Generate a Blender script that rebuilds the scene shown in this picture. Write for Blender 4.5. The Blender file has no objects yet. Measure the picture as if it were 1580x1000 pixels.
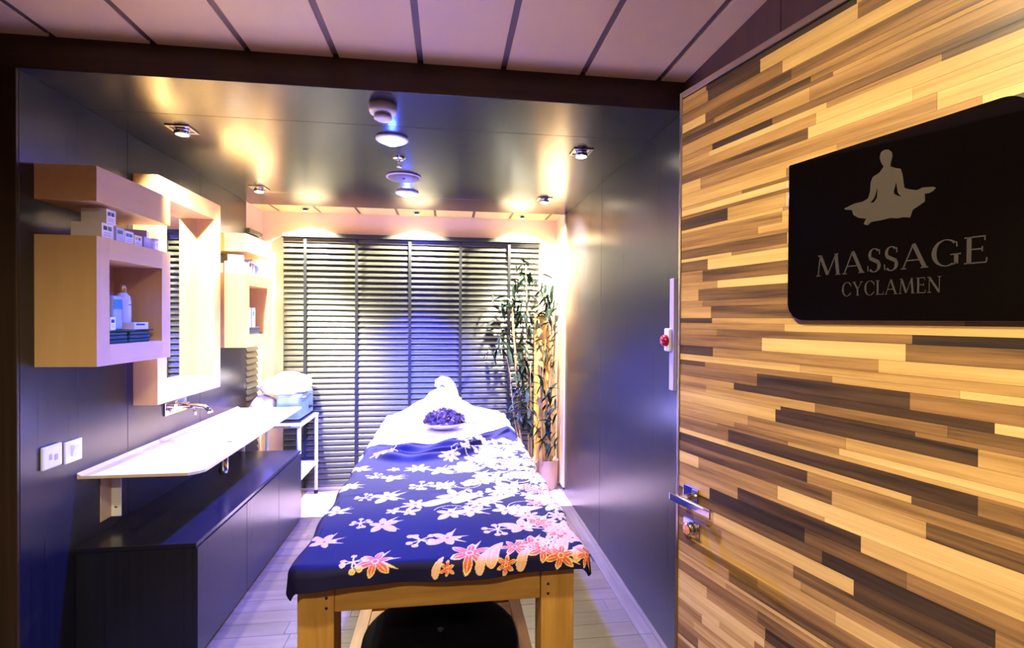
import bpy, bmesh, math, random
import numpy as np
from mathutils import Vector, Matrix, Euler
random.seed(7)
PI = math.pi
SC = bpy.context.scene
COL = SC.collection

# ------------------------------------------------------------------ camera
F_PX, YAW, PITCH, ROLL = 757.56, 0.130176, 0.009432, 0.006141
cd = bpy.data.cameras.new('camera'); cam = bpy.data.objects.new('camera', cd); COL.objects.link(cam)
fw = Vector((math.sin(YAW)*math.cos(PITCH), math.cos(YAW)*math.cos(PITCH), -math.sin(PITCH)))
r0 = Vector((math.cos(YAW), -math.sin(YAW), 0)); u0 = r0.cross(fw)
rt = r0*math.cos(ROLL) + u0*math.sin(ROLL); up = -r0*math.sin(ROLL) + u0*math.cos(ROLL)
cam.matrix_world = Matrix(((rt.x, up.x, -fw.x, 0), (rt.y, up.y, -fw.y, 0), (rt.z, up.z, -fw.z, 1.46), (0, 0, 0, 1)))
cd.sensor_width = 36; cd.sensor_fit = 'HORIZONTAL'; cd.lens = F_PX/1580*36; cd.clip_start = 0.02
SC.camera = cam
# ------------------------------------------------------------------ world, exposure
w = bpy.data.worlds.new('night'); SC.world = w; w.use_nodes = True
w.node_tree.nodes['Background'].inputs[0].default_value = (0.02, 0.06, 0.12, 1)
w.node_tree.nodes['Background'].inputs[1].default_value = 0.6
SC.view_settings.view_transform = 'Standard'; SC.view_settings.look = 'None'
SC.view_settings.gamma = 1; SC.view_settings.use_curve_mapping = False
SC.view_settings.exposure = 0.9
# ------------------------------------------------------------------ room dimensions
XL, XR, ZC, ZT, YB, YC, YW = -1.514, 0.977, 2.337, 2.453, 1.963, 4.02, 4.345
XF, YREAR = -1.60, -1.7            # front area: left wall, rear wall

def lamp(name, kind, loc, energy, color, size=.03, angle=None, blend=.3, rot=(0, 0, 0)):
    l = bpy.data.lights.new(name, kind); l.energy = energy; l.color = color
    if kind == 'AREA': l.shape = 'DISK'; l.size = size
    else: l.shadow_soft_size = size
    if kind == 'SPOT': l.spot_size = math.radians(angle); l.spot_blend = blend
    o = bpy.data.objects.new(name, l); COL.objects.link(o); o.location = loc; o.rotation_euler = rot
    return o
WARM = (1, .78, .50); WHITE = (1, .92, .72)
DOWN = [(-1.23, 2.474), (-1.266, 3.516), (0.686, 2.50), (0.692, 3.516)]
P_DOWN = [(170, (-1.36, 3.35, 1.25), 92), (190, (-1.266, 3.516, 0), 124), (60, (.686, 2.50, 0), 120), (270, (1.0, 3.85, 1.55), 118)]
for (x, y), (e, aim, cone) in zip(DOWN, P_DOWN):      # gimbal lamps, each tilted to its aim point
    q = (Vector(aim)-Vector((x, y, ZC-.045))).to_track_quat('-Z', 'Y').to_euler()
    lamp('downlight_beam', 'SPOT', (x, y, ZC-.045), e, WHITE, .025, cone, .9, q)
BACK = [(-1.146, 4.163), (-0.26, 4.165), (0.631, 4.178)]
for (x, y) in BACK:
    lamp('spotlight_beam', 'SPOT', (x, y, 2.315), 170, (1, .90, .66), .02, 124, .2)
BLUE = [(-0.273, 2.456, 125, 138, 1), (-0.285, 3.483, 135, 94, .6)]
for (x, y, e, an_, bl_) in BLUE:
    lamp('blue_lamp_beam', 'SPOT', (x, y, ZC-.05), e*5, (.02, .06 if an_ > 100 else .02, 1), .03, an_, bl_)
    lamp('blue_lamp_halo', 'POINT', (x, y, ZC-.075), 1.6, (.02, .05, 1), .02)
FRONT = [(-0.25, 0.45), (-0.45, -0.9)]
for (x, y), e in zip(FRONT, (68, 120)):
    lamp('corridor_lamp_beam', 'SPOT', (x, y, ZT-.03), e, (1, .86, .56), .05, 160, .5)

# ------------------------------------------------------------------ materials
def lin(c): return c/12.92 if c <= .04045 else ((c+.055)/1.055)**2.4
def C(r, g, b): return (lin(r/255), lin(g/255), lin(b/255), 1)
def mat(name, col, rough=.5, metal=0., spec=None, emit=None, estr=0, trans=0, coat=0, ior=None):
    m = bpy.data.materials.new(name); m.use_nodes = True; b = m.node_tree.nodes['Principled BSDF']
    b.inputs['Base Color'].default_value = col; b.inputs['Roughness'].default_value = rough
    b.inputs['Metallic'].default_value = metal
    if spec is not None: b.inputs['Specular IOR Level'].default_value = spec
    if emit: b.inputs['Emission Color'].default_value = emit; b.inputs['Emission Strength'].default_value = estr
    if trans: b.inputs['Transmission Weight'].default_value = trans
    if coat: b.inputs['Coat Weight'].default_value = coat; b.inputs['Coat Roughness'].default_value = .08
    if ior: b.inputs['IOR'].default_value = ior
    return m
def grain(m, c1, c2, scale, stretch, bump=0., detail=6, lo=.3, hi=.7, rvar=0., nscale=None):
    """streaky noise: 'stretch' divides the coordinate along each axis"""
    nt = m.node_tree; N = nt.nodes; L = nt.links; b = N['Principled BSDF']
    tc = N.new('ShaderNodeTexCoord'); mp = N.new('ShaderNodeMapping')
    mp.inputs['Scale'].default_value = tuple(scale/s for s in stretch)
    no = N.new('ShaderNodeTexNoise'); no.inputs['Scale'].default_value = 1; no.inputs['Detail'].default_value = detail
    no.inputs['Roughness'].default_value = .65
    cr = N.new('ShaderNodeValToRGB'); cr.color_ramp.elements[0].position = lo; cr.color_ramp.elements[1].position = hi
    cr.color_ramp.elements[0].color = c1; cr.color_ramp.elements[1].color = c2
    L.new(tc.outputs['Object'], mp.inputs[0]); L.new(mp.outputs[0], no.inputs[0]); L.new(no.outputs[0], cr.inputs[0])
    L.new(cr.outputs[0], b.inputs['Base Color'])
    if bump:
        bp = N.new('ShaderNodeBump'); bp.inputs['Strength'].default_value = bump; bp.inputs['Distance'].default_value = .002
        L.new(no.outputs[0], bp.inputs['Height']); L.new(bp.outputs[0], b.inputs['Normal'])
    if rvar:
        mr = N.new('ShaderNodeMapRange'); r = b.inputs['Roughness'].default_value
        mr.inputs[3].default_value = max(.02, r-rvar); mr.inputs[4].default_value = r+rvar
        L.new(no.outputs[0], mr.inputs[0]); L.new(mr.outputs[0], b.inputs['Roughness'])
    return m
D1, D2 = C(19, 19, 27), C(27, 27, 37)
M = {}
M['dark_v'] = grain(mat('dark_veneer_vertical', D1, .29, spec=.7), D1, D2, 60, (1, 1, 80), .03, rvar=.05)
M['dark_x'] = grain(mat('dark_veneer_across', D1, .22, spec=.9), D1, D2, 60, (80, 1, 1), .03, rvar=.05)
M['beam'] = grain(mat('beam_veneer', D1, .4), C(44, 26, 16), C(62, 40, 26), 50, (40, 1, 1), .05)
M['pillar'] = grain(mat('pillar_veneer', D1, .4), C(40, 26, 14), C(60, 42, 22), 50, (1, 1, 40), .05)
M['brownwall'] = grain(mat('brown_wall', D1, .5), C(84, 56, 44), C(100, 68, 54), 40, (1, 1, 40), .05)
M['maple'] = grain(mat('pale_maple', D1, .42), C(200, 158, 102), C(214, 174, 120), 18, (1, 9, 1), .03, lo=.2, hi=.8)
M['maple_v'] = grain(mat('pale_maple_vertical', D1, .42), C(200, 158, 102), C(214, 174, 120), 18, (1, 1, 9), .03, lo=.2, hi=.8)
M['teak'] = grain(mat('oiled_table_wood', D1, .42), C(160, 114, 46), C(196, 146, 70), 26, (1, 1, 10), .06)
M['teak_x'] = grain(mat('oiled_table_wood_across', D1, .42), C(150, 106, 44), C(190, 140, 66), 26, (10, 1, 1), .06)
M['teak_y'] = grain(mat('oiled_table_wood_along', D1, .42), C(146, 98, 52), C(196, 146, 92), 26, (1, 10, 1), .06)
M['cream'] = mat('cream_wall_paint', C(232, 204, 170), .5)
M['ceil'] = mat('ceiling_plank_metal', C(228, 194, 132), .38)
def perf():
    m = mat('perforated_joint', C(70, 50, 40), .5, metal=.3); nt = m.node_tree; N = nt.nodes; L = nt.links
    tc = N.new('ShaderNodeTexCoord'); v = N.new('ShaderNodeTexVoronoi'); v.inputs['Scale'].default_value = 170; v.inputs['Randomness'].default_value = 0
    cr = N.new('ShaderNodeValToRGB'); cr.color_ramp.elements[0].color = C(20, 14, 12); cr.color_ramp.elements[1].color = C(104, 80, 66)
    cr.color_ramp.elements[0].position = .32; cr.color_ramp.elements[1].position = .4
    L.new(tc.outputs['Object'], v.inputs[0]); L.new(v.outputs[0], cr.inputs[0]); L.new(cr.outputs[0], N['Principled BSDF'].inputs['Base Color'])
    return m
M['perf'] = perf()
M['chrome'] = mat('chrome', C(225, 225, 230), .07, metal=1)
M['steel'] = mat('brushed_steel', C(200, 196, 190), .25, metal=1)
M['white'] = mat('white_plastic', C(235, 232, 230), .35)
M['white_metal'] = mat('white_metal', C(235, 235, 238), .35)
M['counter'] = mat('cream_solid_surface', C(218, 194, 150), .3)
M['mirror'] = mat('mirror_glass', C(238, 242, 240), .01, metal=1)
M['glass'] = mat('window_glass', (1, 1, 1, 1), 0, trans=1, ior=1.45)
M['greenglass'] = mat('green_glass', C(190, 235, 215), .02, trans=1, ior=1.45)
M['slat'] = grain(mat('blind_slat', D1, .32, spec=1.), C(54, 56, 50), C(74, 73, 62), 40, (30, 1, 1), .03)
M['rail'] = mat('blind_rail', C(48, 52, 50), .35)
M['tape'] = mat('blind_tape', C(22, 26, 34), .8)
M['black'] = mat('black_vinyl', C(4, 4, 4), .8, spec=.05)
M['blackplastic'] = mat('black_plastic', C(16, 16, 20), .3)
M['acrylic'] = mat('black_acrylic', C(8, 5, 5), .03, coat=.3)
M['silver'] = mat('silver_foil', C(140, 128, 116), .15, metal=.75)
M['silver2'] = mat('dark_silver_foil', C(112, 104, 104), .2, metal=.7)
M['linen'] = mat('white_linen', C(245, 245, 248), .85)
M['terry'] = grain(mat('white_terry', D1, .9), C(232, 232, 236), C(250, 250, 252), 160, (1, 1, 1), .5)
M['plasticwrap'] = mat('clear_plastic_bag', C(225, 215, 240), .15, coat=.8)
M['devblue'] = mat('blue_grey_metal', C(120, 150, 180), .35, metal=.4)
M['red'] = mat('red_plastic', C(190, 20, 40), .2, coat=.5)
M['lilac'] = mat('lilac_trim', C(186, 170, 196), .4)
M['lampglow'] = mat('warm_lamp_glow', C(255, 240, 210), .3, emit=(1, .85, .6, 1), estr=25)
M['lampdim'] = mat('lamp_glass', C(255, 240, 210), .3, emit=(1, .85, .6, 1), estr=1.5)
M['blueglow'] = mat('blue_lamp_glow', C(200, 200, 255), .3, emit=(.08, .10, 1, 1), estr=60)
M['grey'] = mat('grey_grille', C(92, 84, 96), .5)
M['dark'] = mat('dark_slot', C(10, 9, 9), .8)
M['bottle'] = mat('lilac_bottle', C(205, 200, 225), .25)
M['tube'] = mat('blue_tube', C(150, 175, 215), .3)
M['teal'] = mat('teal_print', C(20, 120, 130), .4)
M['navyprint'] = mat('navy_print', C(25, 45, 85), .4)
M['bracket_shadow'] = mat('bracket_shadow_tone', C(196, 168, 140), .6)
M['greencloth'] = mat('dark_green_cloth', C(28, 62, 52), .6)
M['gold'] = mat('gold_cap', C(200, 160, 90), .3, metal=.7)
M['stem'] = grain(mat('bamboo_cane', D1, .5), C(150, 125, 80), C(200, 170, 120), 20, (1, 1, 4), .1)
M['pole'] = grain(mat('yellow_bamboo', D1, .4), C(214, 164, 84), C(236, 196, 122), 14, (1, 1, 12), .08)
M['leaf'] = mat('bamboo_leaf', C(12, 28, 20), .55, spec=.2)
M['leaf2'] = mat('bamboo_leaf_pale', C(22, 44, 30), .55, spec=.2)
M['potpourri'] = grain(mat('dried_petals', D1, .8), C(30, 14, 20), C(112, 80, 86), 55, (1, 1, 1), .5, lo=.4, hi=.62)
M['bowl'] = mat('glazed_bowl', C(190, 165, 205), .2, coat=.6)
M['planter'] = mat('stone_planter', C(190, 160, 140), .6)
M['floorA'] = [grain(mat('floor_plank_tone', D1, .33), C(*a), C(*b), 30, (12, 1, 1), .08) for a, b in
    (((70, 58, 46), (92, 78, 64)), ((64, 54, 44), (88, 74, 62)), ((74, 62, 52), (96, 82, 70)), ((66, 56, 50), (90, 78, 68)))]
M['floorB'] = grain(mat('border_plank', D1, .35), C(74, 64, 58), C(96, 84, 76), 30, (1, 12, 1), .08)
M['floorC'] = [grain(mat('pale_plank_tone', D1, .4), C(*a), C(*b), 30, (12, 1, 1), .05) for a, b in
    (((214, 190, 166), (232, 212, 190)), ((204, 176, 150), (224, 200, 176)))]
tones = [((196, 152, 88), (226, 186, 118)), ((170, 128, 72), (212, 168, 104)), ((132, 96, 56), (196, 150, 92)), ((104, 76, 48), (168, 124, 76)),
         ((62, 46, 34), (142, 104, 64)), ((46, 36, 30), (96, 70, 48)), ((40, 32, 28), (72, 54, 42)), ((214, 170, 104), (236, 198, 130))]
M['strip'] = [grain(mat('laminate_strip_tone', D1, .38), C(*a), C(*b), 60, (26, 1, 1), .05, detail=9, lo=.36, hi=.62) for a, b in tones]
def stripe_mat():
    m = mat('laminate_lower', D1, .38); nt = m.node_tree; N = nt.nodes; L = nt.links
    tc = N.new('ShaderNodeTexCoord'); mp = N.new('ShaderNodeMapping'); mp.inputs['Scale'].default_value = (1.5, 1, 60)
    no = N.new('ShaderNodeTexNoise'); no.inputs['Scale'].default_value = 1
    cr = N.new('ShaderNodeValToRGB'); cr.color_ramp.elements[0].color = C(70, 46, 34); cr.color_ramp.elements[1].color = C(215, 165, 105)
    cr.color_ramp.elements[0].position = .35; cr.color_ramp.elements[1].position = .6
    L.new(tc.outputs['Object'], mp.inputs[0]); L.new(mp.outputs[0], no.inputs[0]); L.new(no.outputs[0], cr.inputs[0]); L.new(cr.outputs[0], N['Principled BSDF'].inputs['Base Color'])
    return m
M['striplow'] = stripe_mat()

# ------------------------------------------------------------------ mesh helpers
class MB:
    def __init__(s): s.v = []; s.f = []; s.sm = []
    def add(s, vs, fs, smooth=False):
        n = len(s.v); s.v += [tuple(v) for v in vs]; s.f += [tuple(i+n for i in f) for f in fs]; s.sm += [smooth]*len(fs); return s
    def box(s, x0, x1, y0, y1, z0, z1):
        vs = [(x, y, z) for x in (x0, x1) for y in (y0, y1) for z in (z0, z1)]
        return s.add(vs, [(0, 1, 3, 2), (4, 6, 7, 5), (0, 4, 5, 1), (2, 3, 7, 6), (0, 2, 6, 4), (1, 5, 7, 3)])
    def tube(s, pts, rad, n=12, caps=True, smooth=True):
        pts = [Vector(p) for p in pts]; k = len(pts)
        rad = rad if isinstance(rad, (list, tuple)) else [rad]*k
        t0 = (pts[1]-pts[0]).normalized(); a = Vector((0, 0, 1)) if abs(t0.z) < .9 else Vector((1, 0, 0))
        nrm = t0.cross(a).normalized(); vs = []
        for i in range(k):
            t = (pts[min(i+1, k-1)]-pts[max(i-1, 0)]).normalized()
            nrm = (nrm - t*nrm.dot(t)).normalized(); b = t.cross(nrm)
            for j in range(n):
                an = 2*PI*j/n; vs.append(pts[i]+(nrm*math.cos(an)+b*math.sin(an))*rad[i])
        fs = [(i*n+j, i*n+(j+1) % n, (i+1)*n+(j+1) % n, (i+1)*n+j) for i in range(k-1) for j in range(n)]
        s.add(vs, fs, smooth)
        if caps:
            b = len(s.v)-k*n; s.f.append(tuple(b+j for j in reversed(range(n)))); s.f.append(tuple(b+(k-1)*n+j for j in range(n))); s.sm += [False]*2
        return s
    def lathe(s, prof, c, n=32, smooth=True, ax='z', sx=1, sy=1):
        vs = []
        for r, h in prof:
            for j in range(n):
                a = 2*PI*j/n; x, y = r*math.cos(a)*sx, r*math.sin(a)*sy
                vs.append((c[0]+x, c[1]+y, c[2]+h) if ax == 'z' else ((c[0]+h, c[1]+x, c[2]+y) if ax == 'x' else (c[0]+x, c[1]+h, c[2]+y)))
        k = len(prof)
        fs = [(i*n+j, i*n+(j+1) % n, (i+1)*n+(j+1) % n, (i+1)*n+j) for i in range(k-1) for j in range(n)]
        s.add(vs, fs, smooth); b = len(s.v)-k*n
        if prof[0][0] > 1e-4: s.f.append(tuple(b+j for j in reversed(range(n)))); s.sm.append(False)
        if prof[-1][0] > 1e-4: s.f.append(tuple(b+(k-1)*n+j for j in range(n))); s.sm.append(False)
        return s
    def prism(s, poly, y0, y1):
        """polygon of (x,z) extruded in y"""
        n = len(poly); vs = [(x, y0, z) for x, z in poly]+[(x, y1, z) for x, z in poly]
        return s.add(vs, [tuple(range(n)), tuple(reversed(range(n, 2*n)))]+[(i, i+n, (i+1) % n+n, (i+1) % n) for i in range(n)])
    def build(s, name, m, parent=None, bevel=0, seg=2, fix=True, local=False):
        me = bpy.data.meshes.new(name)
        vs = [Vector(v) for v in s.v]
        if parent is not None and not local:
            off = Vector(parent.get('_o', (0, 0, 0))); loc = Vector((0, 0, 0))
        elif parent is None and not local:
            xs, ys, zs = zip(*s.v); off = Vector(((min(xs)+max(xs))/2, (min(ys)+max(ys))/2, min(zs))); loc = off
        else: off = Vector((0, 0, 0)); loc = off
        me.from_pydata([tuple(v-off) for v in vs], [], s.f)
        for p, q in zip(me.polygons, s.sm): p.use_smooth = q
        if fix:
            bm = bmesh.new(); bm.from_mesh(me); bmesh.ops.recalc_face_normals(bm, faces=bm.faces); bm.to_mesh(me); bm.free()
        for mm in (m if isinstance(m, list) else [m]): me.materials.append(mm)
        o = bpy.data.objects.new(name, me); COL.objects.link(o); o.location = loc
        o['_o'] = tuple(off)
        if parent is not None: o.parent = parent
        if bevel:
            b = o.modifiers.new('bevel', 'BEVEL'); b.width = bevel; b.segments = seg; b.limit_method = 'ANGLE'
        return o
def box(*a): return MB().box(*a)
def tag(o, label, cat, group=None, kind=None):
    o['label'] = label; o['category'] = cat
    if group: o['group'] = group
    if kind: o['kind'] = kind
    return o
def thing(name, loc, label, cat, group=None, rotz=0):
    o = bpy.data.objects.new(name, None); COL.objects.link(o); o.location = loc; o.rotation_euler = (0, 0, rotz); o['_o'] = tuple(loc)
    o.empty_display_size = .05
    return tag(o, label, cat, group)
def structure(o, label=None):
    o['kind'] = 'structure'
    if label: o['label'] = label
    return o
def empty_struct(name, loc=(0, 0, 0), label=None):
    o = bpy.data.objects.new(name, None); COL.objects.link(o); o.location = loc; o['_o'] = tuple(loc)
    return structure(o, label)
def copy_tree(o, loc, label=None, group=None):
    c = o.copy(); COL.objects.link(c); c.location = loc
    if label: c['label'] = label
    for ch in list(o.children):
        d = ch.copy(); COL.objects.link(d); d.parent = c
        for g in list(ch.children):
            e = g.copy(); COL.objects.link(e); e.parent = d
    return c
def patch(name, o_faces): pass

# ------------------------------------------------------------------ floor
fl = structure(box(XF-.05, XR+.1, YREAR-.05, YW+.1, -.06, -.014).build('floor', M['dark']), 'wooden plank floor of the treatment room')
def plank(x0, x1, y0, y1, m, z=0, name='plank'):
    g = .0004
    return box(x0+g, x1-g, y0+g, y1-g, -.0139, z).build(name, m, fl, bevel=.0008, seg=1)
y = -.2; row = 0
yend = 3.75
while y < yend-.01:
    w_ = .0988; x = XF - random.random()*.6
    while x < .89:
        l = .62+random.random()*.5; x0, x1 = max(x, XF), min(x+l, .89)
        if x1-x0 > .03: plank(x0, x1, y, min(y+w_, yend), random.choice(M['floorA']), random.uniform(-.0004, .0004))
        x += l
    y += w_; row += 1
for i in range(5): plank(.89, .955, -.2+i*.79, -.2+(i+1)*.79, M['floorB'], .0002, 'border_plank')
plank(.955, .985, -.2, yend, M['floorB'], .001, 'border_plank')
for i in range(5):
    y0 = yend+i*.12
    for x0, x1 in ((XL-.05, -.7+.2*(i % 2)), (-.7+.2*(i % 2), .25-.15*(i % 2)), (.25-.15*(i % 2), XR+.02)):
        plank(x0, x1, y0, min(y0+.12, YW), M['floorC'][i % 2], .001)
structure(box(XF, XR, YREAR, -.2, -.0139, 0).build('floor_rear', M['floorA'][0]))['label'] = 'same plank floor behind the camera'

# ------------------------------------------------------------------ walls
wl = empty_struct('wall_left', (XL, 0, 0), 'left wall of dark vertical grain panels')
for y0, y1 in ((YB+.0, 2.56), (2.56, 3.25), (3.25, 3.95)):
    box(XL-.03, XL, y0+.0012, y1-.0012, 0, ZC).build('wall_panel', M['dark_v'], wl, bevel=.001, seg=1)
box(XL-.07, XL-.03, YB, 3.95, 0, 2.5).build('backing', M['dark'], wl)
ws = empty_struct('wall_left_recess', (XL, 3.95, 0), 'cream side wall beside the window')
box(XL-.03, XL-.02, 4.20, YW+.02, 0, 2.36).build('wall_panel', M['cream'], ws)
box(XL-.03, XL-.02, 3.95, 4.20, 2.14, 2.36).build('wall_panel', M['cream'], ws)
wr = empty_struct('wall_right', (XR, 0, 0), 'right wall of dark glossy vertical grain panels')
for y0, y1 in ((YB, 3.06), (3.06, YC)):
    box(XR, XR+.03, y0+.0012, y1-.0012, 0, ZC).build('wall_panel', M['dark_v'], wr, bevel=.001, seg=1)
box(XR+.03, XR+.06, YB, YW+.05, 0, 2.5).build('backing', M['dark'], wr)
box(XR-.012, XR+.02, YC, YW, .05, 2.36).build('cream_panel', M['cream'], wr)
wrf = empty_struct('wall_right_front', (XR, 0, 0), 'brown panelled wall above and behind the open door')
for i in range(6):
    y0 = YREAR+i*(YB-YREAR)/6
    box(XR, XR+.03, y0+.001, y0+(YB-YREAR)/6-.001, 0, ZT+.02).build('wall_panel', M['brownwall'], wrf, bevel=.001, seg=1)
structure(box(XF-.03, XF, YREAR, YB, 0, ZT+.02).build('wall_left_front', M['pillar']), 'brown wall left of the pillar')
structure(box(XF-.03, XR+.03, YREAR-.03, YREAR, 0, ZT+.02).build('wall_rear', M['brownwall']), 'brown wall behind the camera')
structure(box(XF, XL, YB-.012, YB-.0005, 0, ZC).build('trim_1', M['pillar'], bevel=.0015), 'dark wooden pillar at the left edge')
structure(box(XF, XR, YB-.012, YB+.010, ZC+.0005, ZT+.03).build('trim_2', M['beam'], bevel=.002), 'dark wooden beam across the ceiling')
wb = empty_struct('wall_back', (0, YW, 0), 'cream wall around the window')
box(XL-.03, -1.372, YW, YW+.05, 0, 2.40).build('wall_panel', M['cream'], wb)
box(.81, XR+.02, YW, YW+.05, 0, 2.40).build('wall_panel', M['cream'], wb)
box(-1.372, .81, YW, YW+.05, 2.168, 2.40).build('wall_panel', M['cream'], wb)
structure(box(-1.40, .86, YW-.03, YW+.12, 0, .038).build('baseboard_back', M['white'], bevel=.002), 'white low sill board under the blind')

# ------------------------------------------------------------------ ceilings
cl = empty_struct('ceiling', (0, 0, ZT), 'front ceiling of pale metal planks with perforated joints')
JX = [-1.396, -1.066, -.743, -.426, -.110, .215, .537, .862]
edges = [XF]+JX+[XR]
for i in range(len(edges)-1):
    a = edges[i]+(.011 if i else 0); b = edges[i+1]-(.011 if i < len(edges)-2 else 0)
    box(a, b, YREAR, YB-.012, ZT, ZT+.012).build('ceiling_plank', M['ceil'], cl, bevel=.002)
for x in JX:
    h = .013 if x < .8 else .007
    box(x-h, x+h, YREAR, YB-.03, ZT+.004, ZT+.010).build('perforated_joint', M['perf'], cl)
box(XF, XR+.03, YREAR, YB, ZT+.012, ZT+.03).build('backing', M['dark'], cl)
cm = empty_struct('ceiling_middle', (0, 0, ZC), 'dark glossy veneer ceiling over the massage table')
for y0, y1 in ((YB-.011, 2.30), (2.30, 3.62), (3.62, YC)):
    box(XL, XR, y0+.001, y1-.001, ZC, ZC+.02).build('ceiling_panel', M['dark_x'], cm, bevel=.001, seg=1)
box(XL-.02, XR+.02, YB, YC-.01, ZC+.02, ZC+.035).build('backing', M['dark'], cm)
cb = empty_struct('ceiling_back', (0, YC, 2.352), 'strip of pale ceiling planks in front of the window')
for i in range(len(edges)-1):
    a = (XL-.05 if i == 0 else edges[i]+.011); b = edges[i+1]-(.011 if i < len(edges)-2 else 0)
    box(a, b, YC, YW, 2.35, 2.362).build('ceiling_plank', M['ceil'], cb, bevel=.002)
for x in JX: box(x-.011, x+.011, YC, YW-.02, 2.354, 2.36).build('perforated_joint', M['perf'], cb)
box(XL-.05, XR+.03, YC, YW+.05, 2.362, 2.38).build('backing', M['dark'], cb)
box(XL-.05, XL, 3.95, YC, 2.35, 2.362).build('ceiling_plank', M['ceil'], cb)

# ------------------------------------------------------------------ window and blinds
wn = empty_struct('window_1', (0, YW, 0), 'wide window behind the blind')
box(-1.372, .81, YW+.10, YW+.106, .03, 2.16).build('pane', M['glass'], wn)
for x in (-1.372, -.30, .77): box(x, x+.04, YW+.08, YW+.12, .03, 2.168).build('window_frame', M['white'], wn)
wn2 = empty_struct('window_2', (XL, 4.07, 0), 'narrow side window at the left')
box(XL-.10, XL-.094, 3.95, 4.20, .03, 2.14).build('pane', M['glass'], wn2)
def blind(name, label, axis, c0, c1, d, z0, z1, tapes, pitch=.0475, tilt=65):
    base = ((c0+c1)/2, d, z0) if axis == 'x' else (d, (c0+c1)/2, z0)
    t = thing(name, base, label, 'blind')
    def P(c, dd, z): return (c, d+dd, z) if axis == 'x' else (d-dd, c, z)   # dd: towards the wall positive
    def bx(n, a, b, e0, e1, za, zb, m, bev=0):
        p, q = P(a, e0, za), P(b, e1, zb)
        return box(min(p[0], q[0]), max(p[0], q[0]), min(p[1], q[1]), max(p[1], q[1]), za, zb).build(n, m, t, bevel=bev)
    bx('headrail', c0-.012, c1+.012, -.035, .035, z1-.034, z1, M['rail'], .003)
    bx('valance', c0, c1, -.012, .012, z1-.074, z1-.036, M['slat'], .003)
    bx('bottom_rail', c0, c1, -.022, .022, z0, z0+.02, M['slat'], .003)
    a = math.radians(tilt); hw = .0268; zz = z0+.045; first = None
    while zz < z1-.072:
        if first is None:
            m = MB(); n = 4; vs = []
            for k in range(n+1):
                s = -1+2*k/n; bow = .0035*(1-s*s)
                e, zd = s*hw*math.cos(a)-bow*math.sin(a), s*hw*math.sin(a)+bow*math.cos(a)
                for c in (c0, c1):
                    for th in (0, .0022): vs.append(P(c, e-th*math.sin(a)*-1, zd-th*math.cos(a)))
            fs = []
            for k in range(n):
                b = k*4; fs += [(b, b+4, b+6, b+2), (b+1, b+3, b+7, b+5), (b, b+1, b+5, b+4), (b+2, b+6, b+7, b+3)]
            fs += [(0, 2, 3, 1), (n*4, n*4+1, n*4+3, n*4+2)]
            m.add([(v[0], v[1], v[2]+zz) for v in vs], fs)
            first = m.build('slat', M['slat'], t); z_first = zz
        else:
            s_ = first.copy(); COL.objects.link(s_); s_.parent = t; s_.location = (0, 0, zz-z_first)
        zz += pitch
    for c in tapes: bx('ladder_tape', c-.012, c+.012, -.0255, -.0235, z0, z1-.04, M['tape'])
    return t
blind('venetian_blind', 'wide dark slatted venetian blind covering the back window', 'x', -1.356, .80, YW-.045, .04, 2.166, [-1.178, -.764, -.322, .108, .533])
blind('venetian_blind', 'narrow venetian blind on the left side window behind the wall cabinet', 'y', 3.958, 4.19, XL-.008, .04, 2.14, [])

# ------------------------------------------------------------------ ceiling fittings
def downlight(x, y, z, label, glow, s=.052, name='downlight', group='square ceiling downlights'):
    t = thing(name, (x, y, z), label, 'ceiling light', group)
    m = MB()
    for a in ((-s, s, -s, -s+.012), (-s, s, s-.012, s), (-s, -s+.012, -s+.012, s-.012), (s-.012, s, -s+.012, s-.012)):
        m.box(x+a[0], x+a[1], y+a[2], y+a[3], z-.006, z+.002)
    m.build('frame', M['steel'], t, bevel=.001)
    box(x-s+.012, x+s-.012, y-s+.012, y+s-.012, z-.002, z+.001).build('reflector_plate', M['chrome'], t)
    rg_ = MB().lathe([(.026, 0), (.032, -.008), (.033, -.022), (.029, -.026)], (x, y, z-.002), 24).build('lamp_ring', M['chrome'], t)
    MB().lathe([(.0, -.031), (.016, -.030), (.027, -.026), (.027, -.024)], (x, y, z-.002), 20).build('bulb', glow, rg_)
    return t
dl = downlight(*DOWN[1], ZC, 'square ceiling downlight in front of the far left wall cabinet', M['lampglow'])
downlight(*DOWN[0], ZC, 'square ceiling downlight nearest the left pillar', M['lampdim'])
for (x, y), lab in zip(DOWN[2:], ('square ceiling downlight nearer the open door, on the right', 'square ceiling downlight on the right, nearest the plants')):
    copy_tree(dl, (x, y, ZC), lab)
def spotlight(x, y, label):
    t = thing('ceiling_spotlight', (x, y, 2.35), label, 'ceiling light', 'small spotlights above the blind')
    MB().lathe([(.034, 0), (.034, -.004), (.026, -.006), (.022, -.002)], (x, y, 2.35), 24).build('bezel', M['steel'], t)
    hd_ = MB().lathe([(.018, 0), (.020, -.014), (.017, -.022)], (x, y, 2.349), 20).build('lamp_head', M['blackplastic'], t)
    MB().lathe([(.0, -.024), (.015, -.023), (.016, -.021)], (x, y, 2.349), 20).build('bulb', M['lampglow'], hd_)
    return t
sp = spotlight(*BACK[0], 'leftmost small spotlight above the blind')
copy_tree(sp, (*BACK[1], 2.35), 'middle small spotlight above the blind'); copy_tree(sp, (*BACK[2], 2.35), 'rightmost small spotlight above the blind, by the plants')
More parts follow.
